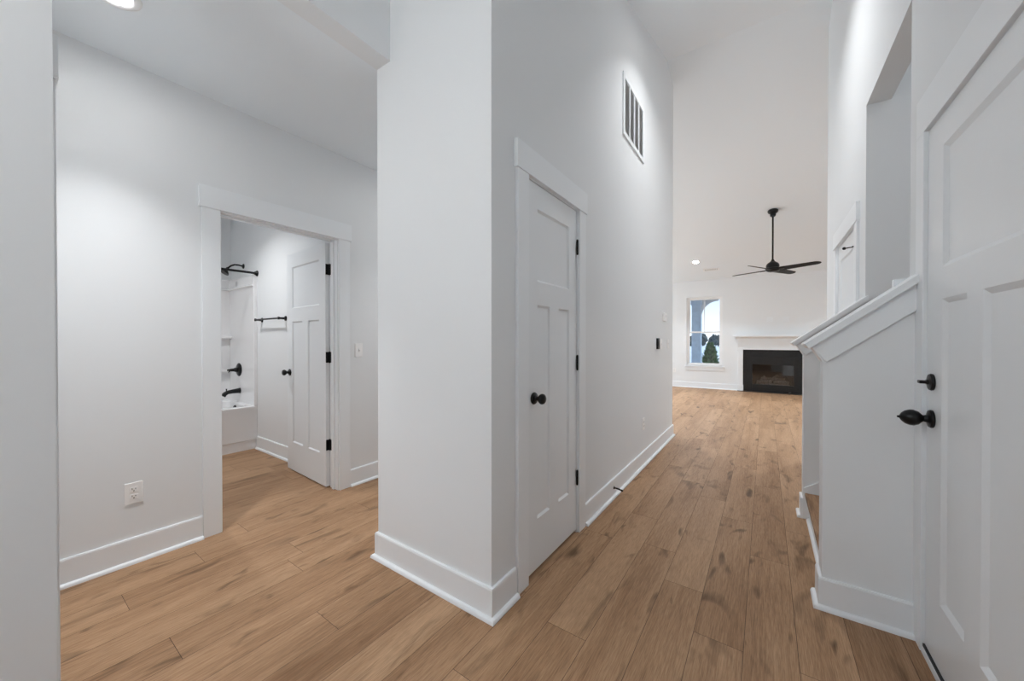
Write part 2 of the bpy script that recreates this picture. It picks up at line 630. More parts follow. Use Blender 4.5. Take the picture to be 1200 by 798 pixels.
# ---- ceilings
bm = B()
prism(bm, [(YB - 0.12, vault(YB - 0.12)), (YRIDGE, ZRIDGE), (YRIDGE, ZRIDGE + 0.12), (YB - 0.12, vault(YB - 0.12) + 0.12)], 'X', XC0, XRB)
prism(bm, [(YRIDGE, ZRIDGE), (YF + 0.115, vault(YF + 0.115)), (YF + 0.115, vault(YF + 0.115) + 0.12), (YRIDGE, ZRIDGE + 0.12)], 'X', -4.715, 3.315)
struct('ceiling_vault', bm, CEIL, 'vaulted ceiling over the hallway and great room', 'ceiling')
struct('ceiling_alcove', bx(B(), XLB, XC0, -0.001, 3.015, Z9, Z9 + 0.1), CEIL, 'low flat ceiling over the alcove', 'ceiling')
struct('ceiling_bathroom', bx(B(), -5.63, XLB, 0.10, 1.875, Z9, Z9 + 0.1), CEIL, 'bathroom ceiling', 'ceiling')
struct('ceiling_stair', bx(B(), XRB, 3.415, 2.245, 3.365, 3.8, 3.9), CEIL, 'ceiling of the stairwell', 'ceiling')

# ---- baseboards with quarter-round shoe
BASE = [(0, 0.0), (0.014, 0.0), (0.014, 0.132), (0.011, 0.140), (0, 0.140)]
SHOE = [(0.014, 0.0), (0.032, 0.0), (0.0315, 0.006), (0.029, 0.0125), (0.0235, 0.0175), (0.014, 0.019)]


def baseboard(name, line, side, label):
    o = struct(name, sweep(B(), line, BASE, side), TRIM, label, 'baseboard')
    obj('shoe_molding', sweep(B(), line, SHOE, side), TRIM, o, smooth=True)
    return o


baseboard('baseboard_left', [(XL, 0.76), (XL, YN)], 1, 'white baseboard under the outlet on the left wall')
baseboard('baseboard_alcove', [(XC0, 2.9), (XL, 2.9), (XL, 1.737)], 1, 'white baseboard beside the bathroom doorway')
baseboard('baseboard_column', [(XC0, 2.88), (XC0, YC), (XH, YC), (XH, 1.443)], -1, 'white baseboard wrapping the corner of the closet block')
baseboard('baseboard_hall', [(XH, 2.252), (XH, YE), (-4.58, YE)], -1, 'white baseboard along the left hallway wall')
baseboard('baseboard_foyer', [(XC1, YB + 0.01), (XC1, YN), (-1.80, YN)], -1, 'white baseboard around the near wall')
baseboard('baseboard_fireplace', [(-4.58, YF), (-0.552, YF)], -1, 'white baseboard under the far window')
baseboard('baseboard_fireplace_right', [(0.834, YF), (3.19, YF)], -1, 'white baseboard right of the fireplace')
baseboard('baseboard_knee', [(0.508, 2.185), (0.217, 2.185), (0.217, 2.30)], 1, 'white baseboard around the near stair half wall')
baseboard('baseboard_knee_far', [(0.217, 3.20), (0.217, 3.315), (XR, 3.315), (XR, 3.428)], 1, 'white baseboard around the far stair half wall')
baseboard('baseboard_right', [(XR, 4.463), (XR, YE), (3.19, YE)], 1, 'white baseboard at the end of the right hallway wall')
baseboard('baseboard_bath', [(-4.74, 1.76), (-3.0, 1.76)], -1, 'white baseboard on the bathroom side wall')

# ------------------------------------------------------------------ doors


def door_leaf_bm(w, h, panels, t=0.035, d=0.009, s=0.011):
    """slab x 0..w, z 0..h, front at y=0, back at y=t, recessed panels with sloped sticking on both sides"""
    bm = B()
    xs = sorted({0, w, *[p[0] for p in panels], *[p[1] for p in panels]})
    zs = sorted({0, h, *[p[2] for p in panels], *[p[3] for p in panels]})
    for y, sg in ((0, 1), (t, -1)):
        for i in range(len(xs) - 1):
            for j in range(len(zs) - 1):
                xc, zc = (xs[i] + xs[i + 1]) / 2, (zs[j] + zs[j + 1]) / 2
                if any(p[0] < xc < p[1] and p[2] < zc < p[3] for p in panels):
                    continue
                bm.faces.new([bm.verts.new(c) for c in ((xs[i], y, zs[j]), (xs[i + 1], y, zs[j]), (xs[i + 1], y, zs[j + 1]), (xs[i], y, zs[j + 1]))])
        for x0, x1, z0, z1 in panels:
            o = [bm.verts.new(c) for c in ((x0, y, z0), (x1, y, z0), (x1, y, z1), (x0, y, z1))]
            n = [bm.verts.new(c) for c in ((x0 + s, y + sg * d, z0 + s), (x1 - s, y + sg * d, z0 + s), (x1 - s, y + sg * d, z1 - s), (x0 + s, y + sg * d, z1 - s))]
            for k in range(4):
                bm.faces.new([o[k], o[(k + 1) % 4], n[(k + 1) % 4], n[k]])
            bm.faces.new(n)
    for a, b_ in (((0, 0), (0, h)), ((0, h), (w, h)), ((w, h), (w, 0)), ((w, 0), (0, 0))):
        bm.faces.new([bm.verts.new(c) for c in ((a[0], 0, a[1]), (b_[0], 0, b_[1]), (b_[0], t, b_[1]), (a[0], t, a[1]))])
    bmesh.ops.remove_doubles(bm, verts=bm.verts, dist=1e-5)
    return bm


def three_panel(w, st, mull, h=2.03):
    mid = w / 2
    return [(st, w - st, 1.515, h - 0.125), (st, mid - mull / 2, 0.262, 1.392), (mid + mull / 2, w - st, 0.262, 1.392)]


def ball_knob_bm(x, z, y0, dirn):
    bm = B()
    prof = [(0.0, 0.0), (0.031, 0.0), (0.032, 0.004), (0.029, 0.009), (0.016, 0.013), (0.0115, 0.020), (0.012, 0.030), (0.020, 0.036),
            (0.0265, 0.045), (0.0275, 0.052), (0.025, 0.060), (0.017, 0.066), (0.0, 0.068)]
    return lathe(bm, prof, (x, y0, z), (0, dirn, 0), 28)


def hinge_bm(x, y, z, leaf_dirs, h=0.089):
    """barrel with ball tips plus leaves; leaf_dirs are (dx,dy) directions of the plates"""
    bm = B()
    lathe(bm, [(0, -h / 2 - 0.006), (0.0045, -h / 2 - 0.003), (0.0065, -h / 2), (0.0065, h / 2), (0.0045, h / 2 + 0.003), (0, h / 2 + 0.006)], (x, y, z), (0, 0, 1), 14)
    for dx, dy in leaf_dirs:
        nx, ny = -dy, dx
        p = [(x + nx * 0.0012, y + ny * 0.0012), (x - nx * 0.0012, y - ny * 0.0012),
             (x + dx * 0.034 - nx * 0.0012, y + dy * 0.034 - ny * 0.0012), (x + dx * 0.034 + nx * 0.0012, y + dy * 0.034 + ny * 0.0012)]
        prism(bm, p, 'Z', z - h / 2, z + h / 2)
    return bm


def frame_parts(root, w, zt, depth, cw=0.095, reveal=0.006, head_h=0.135, over=0.014, stop_y=None, back_casing=False, ct=0.017, cb=0.0, ht=0.022):
    """door frame in local coords: clear opening x 0..w, z 0..zt; front wall face at y=0, wall behind to y=depth"""
    jt = 0.018
    bm = B()
    bx(bm, -jt, 0, 0.0, depth, 0, zt + jt)
    bx(bm, w, w + jt, 0.0, depth, 0, zt + jt)
    bx(bm, 0, w, 0.0, depth, zt, zt + jt)
    obj('jamb', bm, TRIM, root)
    if stop_y is not None:
        bm = B()
        bx(bm, 0.0, 0.011, stop_y, stop_y + 0.032, 0, zt)
        bx(bm, w - 0.011, w, stop_y, stop_y + 0.032, 0, zt)
        bx(bm, 0.011, w - 0.011, stop_y, stop_y + 0.032, zt - 0.011, zt)
        obj('stop_strip', bm, TRIM, root)
    for y0, y1, yh in ((-ct, cb, -ht),) + (((depth, depth + 0.017, depth + 0.022),) if back_casing else ()):
        ha, hb = (yh, cb) if yh < 0 else (depth, yh)
        for x0 in (-reveal - cw, w + reveal):
            obj('side_casing', bx(B(), x0, x0 + cw, y0, y1, 0, zt + reveal), TRIM, root, bevel=0.0015)
        obj('head_casing', bx(B(), -reveal - cw - over, w + reveal + cw + over, ha, hb, zt + reveal, zt + reveal + head_h), TRIM, root, bevel=0.0015)


# -- door_1: bathroom doorway, leaf standing open into the bathroom. local x runs along +Y, front faces +X
d1 = thing('door_1', 'open white three-panel bathroom door and its casing', 'door', (XL, 0.862, 0), PI / 2, kind='structure')
frame_parts(d1, 0.773, 2.045, 0.115, stop_y=0.045, back_casing=True)
leaf = obj('leaf', door_leaf_bm(0.765, 2.025, three_panel(0.765, 0.115, 0.11, 2.025)), DOORM, d1, bevel=0.001)
ang = math.radians(-93)
# hinge axis sits at local (w, depth+0.006); leaf local x is measured from the hinge
leaf.location = (0.773 + 0.004, 0.115 + 0.010, 0.010)
leaf.rotation_euler = (0, 0, PI - math.radians(93))
# after the turn, the leaf's front (y=0) side would face away; it is built two-sided
obj('knob', ball_knob_bm(0.705, 0.915, 0.0, -1), BLACK, leaf, smooth=True)
obj('knob', ball_knob_bm(0.705, 0.915, 0.035, 1), BLACK, leaf, smooth=True)
obj('latch_plate', bx(B(), 0.7645, 0.7665, 0.006, 0.029, 0.885, 0.945), CHROME, leaf)
for z in (0.355, 1.085, 1.815):
    bm = hinge_bm(0.773 + 0.0005, 0.115 + 0.004, z, [(0, -1)])
    obj('hinge', bm, BLACK, d1, smooth=True)
    # leaf plate on the hinge edge of the door
    obj('hinge', bx(B(), -0.0018, 0.0, 0.002, 0.034, z - 0.010 - 0.0445, z - 0.010 + 0.0445), BLACK, leaf)

# -- door_2: closet door in the left hallway wall. local x along +Y, front faces +X
d2 = thing('door_2', 'closed white three-panel closet door with black knob in hallway', 'door', (XH, 1.550, 0), PI / 2, kind='structure')
frame_parts(d2, 0.595, 2.045, 0.115, stop_y=0.040)
leaf = obj('leaf', door_leaf_bm(0.589, 2.022, three_panel(0.589, 0.106, 0.105, 2.022)), DOORM, d2, bevel=0.001)
leaf.location = (0.003, 0.003, 0.020)
obj('knob', ball_knob_bm(0.068, 0.905, 0.0, -1), BLACK, leaf, smooth=True)
for z in (0.352, 1.084, 1.816):
    obj('hinge', hinge_bm(0.5925, -0.0035, z, [(1, 0), (-0.35, 0)]), BLACK, d2, smooth=True)

# -- door_3: door in the right hallway wall beyond the stairs. local x along -Y, front faces -X
d3 = thing('door_3', 'small-looking white door in right hallway wall beyond the stairs', 'door', (XR, 4.352, 0), -PI / 2, kind='structure')
frame_parts(d3, 0.814, 2.045, 0.115, stop_y=0.040)
leaf = obj('leaf', door_leaf_bm(0.808, 2.022, three_panel(0.808, 0.115, 0.115, 2.022)), DOORM, d3, bevel=0.001)
leaf.location = (0.003, 0.003, 0.020)
obj('knob', ball_knob_bm(0.068, 0.905, 0.0, -1), BLACK, leaf, smooth=True)
for z in (0.352, 1.084, 1.84):
    obj('hinge', hinge_bm(0.8115, -0.0035, z, [(-0.35, 0)]), BLACK, d3, smooth=True)
bm = B()
tube(bm, [(0.8115, -0.004, 1.895), (0.79, -0.03, 1.897), (0.765, -0.055, 1.899)], 0.004, 10)
lathe(bm, [(0, 0), (0.010, 0), (0.011, 0.006), (0.009, 0.012), (0, 0.013)], (0.765, -0.055, 1.899), (-0.6, -0.7, 0.0), 14)
tube(bm, [(0.8115, -0.004, 1.895), (0.83, -0.022, 1.895)], 0.004, 10)
obj('hinge_stop', bm, BLACK, d3, smooth=True)

# -- door_4: front door in the right wall, beside the camera. local x along -Y, front faces -X
d4 = thing('door_4', 'large white front door with black egg knob at right edge', 'door', (0.522, 2.094, 0), -PI / 2, kind='structure')
frame_parts(d4, 0.926, 2.036, 0.115, cw=0.084, stop_y=0.055, ct=0.016, cb=0.008, ht=0.016, over=0.0, head_h=0.150)
fp = [(0.143, 0.777, 1.450, 1.885), (0.143, 0.338, 0.236, 1.338), (0.442, 0.777, 0.236, 1.338)]
leaf = obj('leaf', door_leaf_bm(0.920, 1.995, fp, t=0.044, d=0.011, s=0.017), FRONTM, d4, bevel=0.001)
leaf.location = (0.003, -0.004, 0.037)
bm = lathe(B(), [(0, 0), (0.033, 0), (0.034, 0.005), (0.031, 0.010), (0.015, 0.014), (0.012, 0.024), (0.015, 0.028), (0.025, 0.037),
                 (0.0305, 0.050), (0.0300, 0.060), (0.025, 0.073), (0.015, 0.083), (0.005, 0.088), (0.004, 0.094), (0, 0.095)],
           (0.060, 0, 0.892), (0, -1, 0), 30)
obj('knob', bm, BLACK, leaf, smooth=True)
bm = lathe(B(), [(0, 0), (0.031, 0), (0.032, 0.005), (0.029, 0.010), (0.010, 0.013), (0.009, 0.018), (0, 0.018)], (0.060, 0, 1.031), (0, -1, 0), 30)
bx(bm, 0.046, 0.074, -0.038, -0.016, 1.025, 1.037, bevel=0.003)
obj('deadbolt', bm, BLACK, leaf, smooth=True)
obj('threshold', bx(B(), -0.0, 0.926, -0.014, 0.10, 0.0, 0.026, bevel=0.003), TRIM, d4)
obj('weatherstrip', bx(B(), 0.001, 0.925, -0.010, 0.05, 0.026, 0.0365), RUBBER, d4)

# -- door_5: bedroom door in the near alcove wall (only its casing edge peeks past the near wall)
d5 = thing('door_5', 'door casing edge peeking from behind the near wall', 'door', (-1.948, YN, 0), PI, kind='structure')
frame_parts(d5, 0.694, 2.045, 0.115, cw=0.092, stop_y=0.07)
leaf = obj('leaf', door_leaf_bm(0.688, 2.022, three_panel(0.688, 0.106, 0.105, 2.022)), DOORM, d5)
leaf.location = (0.003, 0.075, 0.020)

# ------------------------------------------------------------------ stairs in the right wall
CT = lambda x: 1.209 + 0.79 * (x - 0.147)     # top of the sloped cap
ca = math.atan(0.79)


def knee(idx, y0, y1, face_sign, label):
    """half wall with sloped cap and band; face_sign tells on which faces the band runs"""
    k = struct('wall_' + idx, prism(B(), [(0.217, 0), (XR, 0), (XR, CT(XR) - 0.036), (0.217, CT(0.217) - 0.036)], 'Y', y0, y1), WALL, label, 'wall')
    # cap: 32 mm board overhanging both faces, end cut square to the slope
    dx, dz = math.sin(ca) * 0.028, math.cos(ca) * 0.028
    xe = XR
    cap = [(0.147, CT(0.147)), (xe, CT(xe)), (xe, CT(xe) - 0.0355), (0.147 + dx, CT(0.147) - dz)]
    obj('cap', prism(B(), cap, 'Y', y0 - 0.046, y1 + 0.046), TRIM, k, bevel=0.002)
    # bed strip under the cap and apron band on both faces
    for ya, yb in ((y0 - 0.018, y0), (y1, y1 + 0.018)):
        s0 = 0.174
        lo = 0.145
        band = [(s0, CT(s0) - 0.0356), (XR - 0.02, CT(XR - 0.02) - 0.0356), (XR - 0.02, CT(XR - 0.02) - lo), (s0 + 0.054, CT(s0 + 0.054) - lo)]
        obj('band', prism(B(), band, 'Y', ya, yb), TRIM, k, bevel=0.0015)
    e0 = 0.176
    endb = [(e0, CT(e0) - 0.0358), (0.2168, CT(0.2168) - 0.0358), (0.2168, CT(0.2168) - 0.1405)]
    obj('band_return', prism(B(), endb, 'Y', y0, y1), TRIM, k)
    return k


knee('knee', 2.185, 2.300, 1, 'near stair half wall with sloped white cap')
knee('knee_far', 3.200, 3.315, 1, 'far stair half wall with sloped white cap')
struct('trim_1', bx(B(), 0.468, XR, 2.304, 2.336, 1.40, 1.497, bevel=0.002), TRIM, 'small white trim block where the near cap meets the wall', 'trim')

stairs = thing('staircase', 'wooden-tread stairs rising between the two white half walls', 'stairs', (0.25, 2.75, 0))
RISE, RUN = 0.182, 0.255
for i in range(9):
    x = i * RUN
    y0, y1 = (-0.449, 0.449) if x + 0.25 < XR - 0.05 else (-0.389, 0.499)
    if i == 1:
        y0, y1 = -0.389, 0.449
    obj('riser', bx(B(), x, x + 0.018, y0, y1, i * RISE, (i + 1) * RISE - 0.026), TRIM, stairs)
    obj('tread', bx(B(), x - 0.024, x + RUN, y0, y1, (i + 1) * RISE - 0.026, (i + 1) * RISE, bevel=0.006), WOOD, stairs)
sk = [(-0.022, 0.0), (0.27, 0.0), (0.27, 0.42), (-0.022, 0.205)]
obj('skirt_board', prism(B(), [(-0.030, 0.183), (0.278, 0.183), (0.278, 0.425), (-0.030, 0.215)], 'Y', 0.437, 0.4495), TRIM, stairs)
obj('shoe_molding', sweep(B(), [(0, -0.43), (0, 0.43)], [(0.0, 0.0), (0.017, 0.0), (0.0165, 0.006), (0.014, 0.0125), (0.009, 0.0165), (0.0, 0.018)], 1), TRIM, stairs, smooth=True)

# ------------------------------------------------------------------ wall devices (local: x along the wall, -y out of it)


def outlet(name, label, loc, rz, group=None):
    t = thing(name, label, 'outlet', loc, rz, group)
    obj('plate', bx(B(), -0.036, 0.036, -0.006, 0, -0.058, 0.058, bevel=0.003), PLASTIC, t)
    for zc in (0.0195, -0.0195):
        r = obj('receptacle', bx(B(), -0.0165, 0.0165, -0.0085, -0.006, zc - 0.0135, zc + 0.0135, bevel=0.001), PLASTIC, t)
        bm = B()
        bx(bm, -0.008, -0.0055, -0.0091, -0.0085, zc + 0.000, zc + 0.009)
        bx(bm, 0.0055, 0.008, -0.0091, -0.0085, zc + 0.001, zc + 0.008)
        lathe(bm, [(0, 0), (0.003, 0), (0.003, 0.0006), (0, 0.0006)], (0, -0.0085, zc - 0.0065), (0, -1, 0), 12)
        obj('slot', bm, SLOT, r)
    return t


def switch(name, label, loc, rz, group=None):
    t = thing(name, label, 'light switch', loc, rz, group)
    obj('plate', bx(B(), -0.036, 0.036, -0.006, 0, -0.058, 0.058, bevel=0.003), PLASTIC, t)
    bm = B()
    prism(bm, [(-0.006, -0.016), (-0.006, 0.016), (-0.014, 0.004), (-0.011, -0.004)], 'X', -0.006, 0.006)
    obj('toggle', bm, PLASTIC, t)
    return t


outlet('wall_outlet', 'white duplex outlet on the left wall above the baseboard', (XL, 0.461, 0.384), PI / 2)
outlet('wall_outlet', 'white outlet low on the left hallway wall, seen edge-on', (XH, 3.684, 0.405), PI / 2)
outlet('wall_outlet', 'tiny white outlet left of and below the far window', (-2.0, YF, 0.435), 0)
switch('light_switch', 'white toggle switch right of the bathroom doorway', (XL, 1.822, 1.143), PI / 2)
switch('light_switch', 'white switch on the hallway wall beside the black wall control', (XH, 4.42, 1.185), PI / 2)
switch('light_switch', 'white switch at the far end of the hallway wall', (XH, 4.77, 1.185), PI / 2)

t = thing('wall_control', 'black upright control on the left hallway wall', 'control', (XH, 4.235, 1.19), PI / 2)
obj('body', bx(B(), -0.035, 0.035, -0.022, 0, -0.06, 0.06, bevel=0.004), BLACK, t)
obj('button', bx(B(), -0.016, 0.016, -0.025, -0.022, -0.035, 0.03, bevel=0.001), BLACK, t)
t = thing('thermostat', 'small white thermostat on the hallway wall above the switches', 'thermostat', (XH, 4.55, 1.50), PI / 2)
obj('body', bx(B(), -0.06, 0.06, -0.026, 0, -0.048, 0.048, bevel=0.006), PLASTIC, t)
obj('display', bx(B(), -0.03, 0.03, -0.0268, -0.026, -0.008, 0.024), GRILLE, t)
for x, lab in ((0.082, 'left of the two faint white plates above the mantel'), (0.388, 'right of the two faint white plates above the mantel')):
    t = thing('cable_plate', lab, 'wall plate', (x, YF, 1.715), 0)
    obj('plate', bx(B(), -0.058, 0.058, -0.006, 0, -0.058, 0.058, bevel=0.003), DOORM, t)
    obj('insert', bx(B(), -0.038, 0.038, -0.009, -0.006, -0.034, 0.034, bevel=0.001), DOORM, t)

# return-air grille high on the hallway wall: white frame, three mullions, dark louvred bays
t = thing('return_grille', 'large white return air grille high on the left hallway wall', 'vent', (XH, 3.345, 3.205), PI / 2)
gw2, gh2, fr = 0.315, 0.262, 0.040
bm = B()
bx(bm, -gw2, -gw2 + fr, -0.012, 0, -gh2, gh2)
bx(bm, gw2 - fr, gw2, -0.012, 0, -gh2, gh2)
bx(bm, -gw2 + fr, gw2 - fr, -0.012, 0, gh2 - fr, gh2)
bx(bm, -gw2 + fr, gw2 - fr, -0.012, 0, -gh2, -gh2 + fr)
obj('frame', bm, TRIM, t, bevel=0.002)
iw = 2 * (gw2 - fr)
for k in (1, 2, 3):
    xm = -gw2 + fr + iw * k / 4
    obj('mullion', bx(B(), xm - 0.011, xm + 0.011, -0.010, -0.001, -gh2 + fr, gh2 - fr), TRIM, t)
bm = B()
n = 30
for k in range(n):
    z = -gh2 + fr + (2 * (gh2 - fr)) * (k + 0.5) / n
    prism(bm, [(-0.0075, z - 0.0045), (-0.0068, z - 0.0052), (-0.0012, z + 0.0035), (-0.0019, z + 0.0042)], 'X', -gw2 + fr, gw2 - fr)
obj('louvre', bm, GRILLE, t)
obj('backing', bx(B(), -gw2 + fr, gw2 - fr, -0.0008, 0, -gh2 + fr, gh2 - fr), DARKV, t)

# spring door stop screwed to the hallway baseboard
t = thing('door_stop', 'black spring door stop on the left hallway baseboard', 'door stop', (XH + 0.014, 2.80, 0.072), PI / 2)
bm = lathe(B(), [(0, 0), (0.012, 0), (0.0125, 0.003), (0.007, 0.007), (0, 0.007)], (0, 0, 0), (0, -1, 0), 18)
obj('base', bm, BLACK, t, smooth=True)
pts = []
for k in range(0, 15 * 10 + 1):
    a = 2 * PI * k / 10
    pts.append((0.0052 * math.cos(a), -0.006 - 0.056 * k / 150, 0.0052 * math.sin(a) - 0.008 * (k / 150) ** 2))
obj('spring', tube(B(), pts, 0.0016, 6), BLACK, t, smooth=True)
obj('tip', lathe(B(), [(0, 0), (0.007, 0), (0.008, 0.004), (0.007, 0.011), (0, 0.013)], (0, -0.060, -0.008), (0, -1, -0.15), 16), BLACK, t, smooth=True)

# ------------------------------------------------------------------ recessed lights


def can_light(label, loc, tilt=0.0, power=10.0, group=None, spread=160, tint=None):
    """round flush downlight: white trim ring, glowing lens and its lamp; tilt about X follows a sloped ceiling"""
    t = thing('recessed_light', label, 'recessed light', loc, 0.0, group)
    t.rotation_euler = (tilt, 0, 0)
    ring = lathe(B(), [(0.060, 0.0), (0.092, 0.0), (0.092, -0.004), (0.086, -0.010), (0.070, -0.013), (0.060, -0.008)], (0, 0, 0), (0, 0, 1), 36)
    for f in [f for f in ring.faces if len(f.verts) > 4]:
        ring.faces.remove(f)
    obj('trim_ring', ring, PLASTIC, t, smooth=True)
    obj('lens', lathe(B(), [(0, -0.001), (0.061, -0.001), (0.061, -0.007), (0, -0.009)], (0, 0, 0), (0, 0, 1), 36), LENS, t, smooth=True)
    d = bpy.data.lights.new('lamp', 'AREA')
    d.shape = 'DISK'
    d.size = 0.12
    d.energy = power
    d.color = tint or LIGHT_TINT
    d.spread = math.radians(spread)
    o = bpy.data.objects.new('lamp', d)
    COL.objects.link(o)
    o.parent = t
    o.location = (0, 0, -0.014)
    return t


TN, TF = math.atan(0.294), -math.atan(0.313)
can_light('glowing round recessed light in the alcove ceiling at top left', (-2.339, 0.323, Z9), 0, PW['alcove'], spread=80)
can_light('round recessed fill light added deeper in the alcove, hidden by the closet block', (-2.25, 2.25, Z9), 0, PW['alcove_deep'], spread=80)  # unseen lamp added to even out the alcove light
can_light('glowing round recessed light on the slope above the far window', (-1.356, 9.546, vault(9.546)), TF, PW['great'], spread=115, tint=(0.86, 0.94, 1.0))
for x, y in ((1.65, 9.546), (-2.6, 6.9), (1.65, 6.9), (-3.3, 9.0)):
    can_light('round recessed fill light added to the great room slope, out of the frame', (x, y, vault(y)), TF, PW['great'], 'added great room fill lights out of frame', spread=115, tint=(0.86, 0.94, 1.0))  # extra lamps kept out of view, added to brighten the great room
for x, y, p in ((-0.24, 3.2, PW['hall']),):
    can_light('round recessed fill light added to the hallway slope, above the frame', (x, y, vault(y)), TN, p, spread=120)  # added lamp, unseen, lifts the hallway walls and floor
can_light('round recessed fill light added to the bathroom ceiling, unseen', (-4.2, 0.95, Z9), 0, PW['bath'], spread=130)  # unseen lamp added to light the bathroom
can_light('round recessed fill light added to the stairwell ceiling, unseen', (1.9, 2.8, 3.8), 0, PW['stair'])  # unseen lamp added to lighten the upper stairwell

# foyer pendant added as unseen fill, above and behind the camera: rod, cap and white glass globe
t = thing('fill_pendant', 'white globe pendant added to light the foyer, out of the frame', 'added fill light', (-1.22, -1.15, vault(-1.15)))
obj('canopy', lathe(B(), [(0, 0.02), (0.06, 0.02), (0.06, -0.02), (0.02, -0.035), (0, -0.035)], (0, 0, 0), (0, 0, 1), 28), BLACK, t, smooth=True)
obj('rod', tube(B(), [(0, 0, -0.03), (0, 0, -0.40)], 0.006, 10), BLACK, t, smooth=True)
obj('globe', lathe(B(), [(0.03, 0.0)] + [(0.13 * math.sin(math.radians(a)), -0.13 + 0.13 * math.cos(math.radians(a))) for a in range(15, 180, 11)] + [(0, -0.26)],
                   (0, 0, -0.38), (0, 0, 1), 32), glass_mat('globe_glass', (0.95, 0.95, 0.95), 0.03), t, smooth=True)
d = bpy.data.lights.new('lamp', 'POINT')
d.energy = PW['pendant']
d.color = (1.0, 0.985, 0.96)
d.shadow_soft_size = 0.10
o = bpy.data.objects.new('lamp', d)
COL.objects.link(o)
o.parent = t
o.location = (0, 0, -0.51)

# ceiling register on the far slope
t = thing('ceiling_register', 'slim white air register on the sloped ceiling near the recessed light', 'vent', (-1.085, 9.99, vault(9.99)))
t.rotation_euler = (TF, 0, 0)
bm = B()
bx(bm, -0.17, 0.17, -0.065, -0.045, -0.010, 0)
bx(bm, -0.17, 0.17, 0.045, 0.065, -0.010, 0)
bx(bm, -0.17, -0.15, -0.045, 0.045, -0.010, 0)
bx(bm, 0.15, 0.17, -0.045, 0.045, -0.010, 0)
obj('frame', bm, PLASTIC, t, bevel=0.002)
bm = B()
for k in range(11):
    x = -0.14 + 0.28 * k / 10
    bx(bm, x - 0.009, x + 0.009, -0.045, 0.045, -0.008, -0.003)
obj('louvre', bm, PLASTIC, t)
obj('backing', bx(B(), -0.15, 0.15, -0.045, 0.045, -0.002, -0.0005), DARKV, t)

# ------------------------------------------------------------------ ceiling fan
FX, FY = 0.101, 8.037
FZ = vault(FY)
fan = thing('ceiling_fan', 'black four-blade ceiling fan on a long rod before the fireplace', 'ceiling fan', (FX, FY, FZ))
slope_n = Vector((0, -0.313, -1)).normalized()
bm = lathe(B(), [(0, 0.0), (0.078, 0.0), (0.080, 0.012), (0.074, 0.035), (0.052, 0.055), (0.044, 0.062), (0.042, 0.100), (0.034, 0.112), (0.0, 0.116)],
           (0, 0, 0), (0, -0.16, -1), 32)
obj('canopy', bm, BLACK, fan, smooth=True)
ZB = 2.475 - FZ
obj('downrod', tube(B(), [(0, -0.012, -0.06), (0, -0.01, ZB + 0.14)], 0.0135, 16), BLACK, fan, smooth=True)
bm = lathe(B(), [(0, 0.200), (0.018, 0.200), (0.024, 0.180), (0.034, 0.165), (0.050, 0.152), (0.078, 0.132), (0.096, 0.105), (0.101, 0.075),
                 (0.097, 0.050), (0.106, 0.045), (0.110, 0.012), (0.102, 0.000), (0.084, -0.012), (0.060, -0.022), (0, -0.024)], (0, -0.01, ZB), (0, 0, 1), 36)
obj('motor_housing', bm, BLACK, fan, smooth=True)
for k in range(4):
    az = math.radians(-28 + 90 * k)
    rot = Matrix.Translation((0, -0.01, ZB + 0.012)) @ Matrix.Rotation(az, 4, 'Z')
    pit = Matrix.Rotation(math.radians(-15), 4, 'X')
    # blade iron
    bm = B()
    prism(bm, [(0.07, -0.022), (0.07, 0.022), (0.13, 0.030), (0.19, 0.034), (0.19, -0.034), (0.13, -0.030)], 'Z', -0.006, 0.000)
    bmesh.ops.transform(bm, matrix=rot @ pit, verts=bm.verts)
    obj('blade_iron', bm, BLACK, fan)
    # tapered blade with a rounded tip
    n = 18
    up, lo = [], []
    for i in range(n + 1):
        s = i / n
        r = 0.125 + 0.59 * s
        wv = 0.074 - 0.018 * s
        if s > 0.86:
            wv *= math.sqrt(max(0.02, 1 - ((s - 0.86) / 0.14) ** 2 * 0.92))
        if s < 0.06:
            wv *= 0.8 + 3.3 * s
        up.append((r, wv))
        lo.append((r, -wv))
    bm = prism(B(), up + lo[::-1], 'Z', 0.001, 0.008)
    bmesh.ops.transform(bm, matrix=rot @ pit, verts=bm.verts)
    bl = obj('blade', bm, BLADE, fan)
    bm = B()
    for rx in (0.15, 0.175):
        lathe(bm, [(0, 0), (0.006, 0), (0.005, 0.003), (0, 0.0035)], (rx, 0, -0.006), (0, 0, -1), 10)
    bmesh.ops.transform(bm, matrix=rot @ pit, verts=bm.verts)
    obj('screw', bm, CHROME, bl)

# ------------------------------------------------------------------ fireplace
FC = 0.141                                   # centre line
fp_ = thing('fireplace', 'white mantel with black stone surround and gas firebox on far wall', 'fireplace', (FC, YF, 0))
for sx in (-1, 1):
    bm = B()
    a, b_ = sorted((sx * 0.586, sx * 0.692))
    bx(bm, a, b_, -0.075, 0, 0.15, 1.005)
    obj('pilaster', bm, TRIM, fp_, bevel=0.002)
    obj('plinth', bx(B(), a - 0.008, b_ + 0.008, -0.085, 0, 0, 0.15, bevel=0.003), TRIM, fp_)
bm = bx(B(), -0.70, 0.70, -0.078, 0, 1.005, 1.265)
obj('frieze', bm, TRIM, fp_, bevel=0.002)
crown = [(0, 1.265), (-0.090, 1.265), (-0.094, 1.275), (-0.112, 1.285), (-0.135, 1.300), (-0.145, 1.312), (0, 1.312)]
obj('bed_molding', prism(B(), crown, 'X', -0.735, 0.735), TRIM, fp_)
obj('mantel_shelf', bx(B(), -0.79, 0.79, -0.19, 0, 1.312, 1.350, bevel=0.004), TRIM, fp_)
bm = B()
bx(bm, -0.586, -0.435, -0.050, 0, 0.012, 1.005)
bx(bm, 0.435, 0.586, -0.050, 0, 0.012, 1.005)
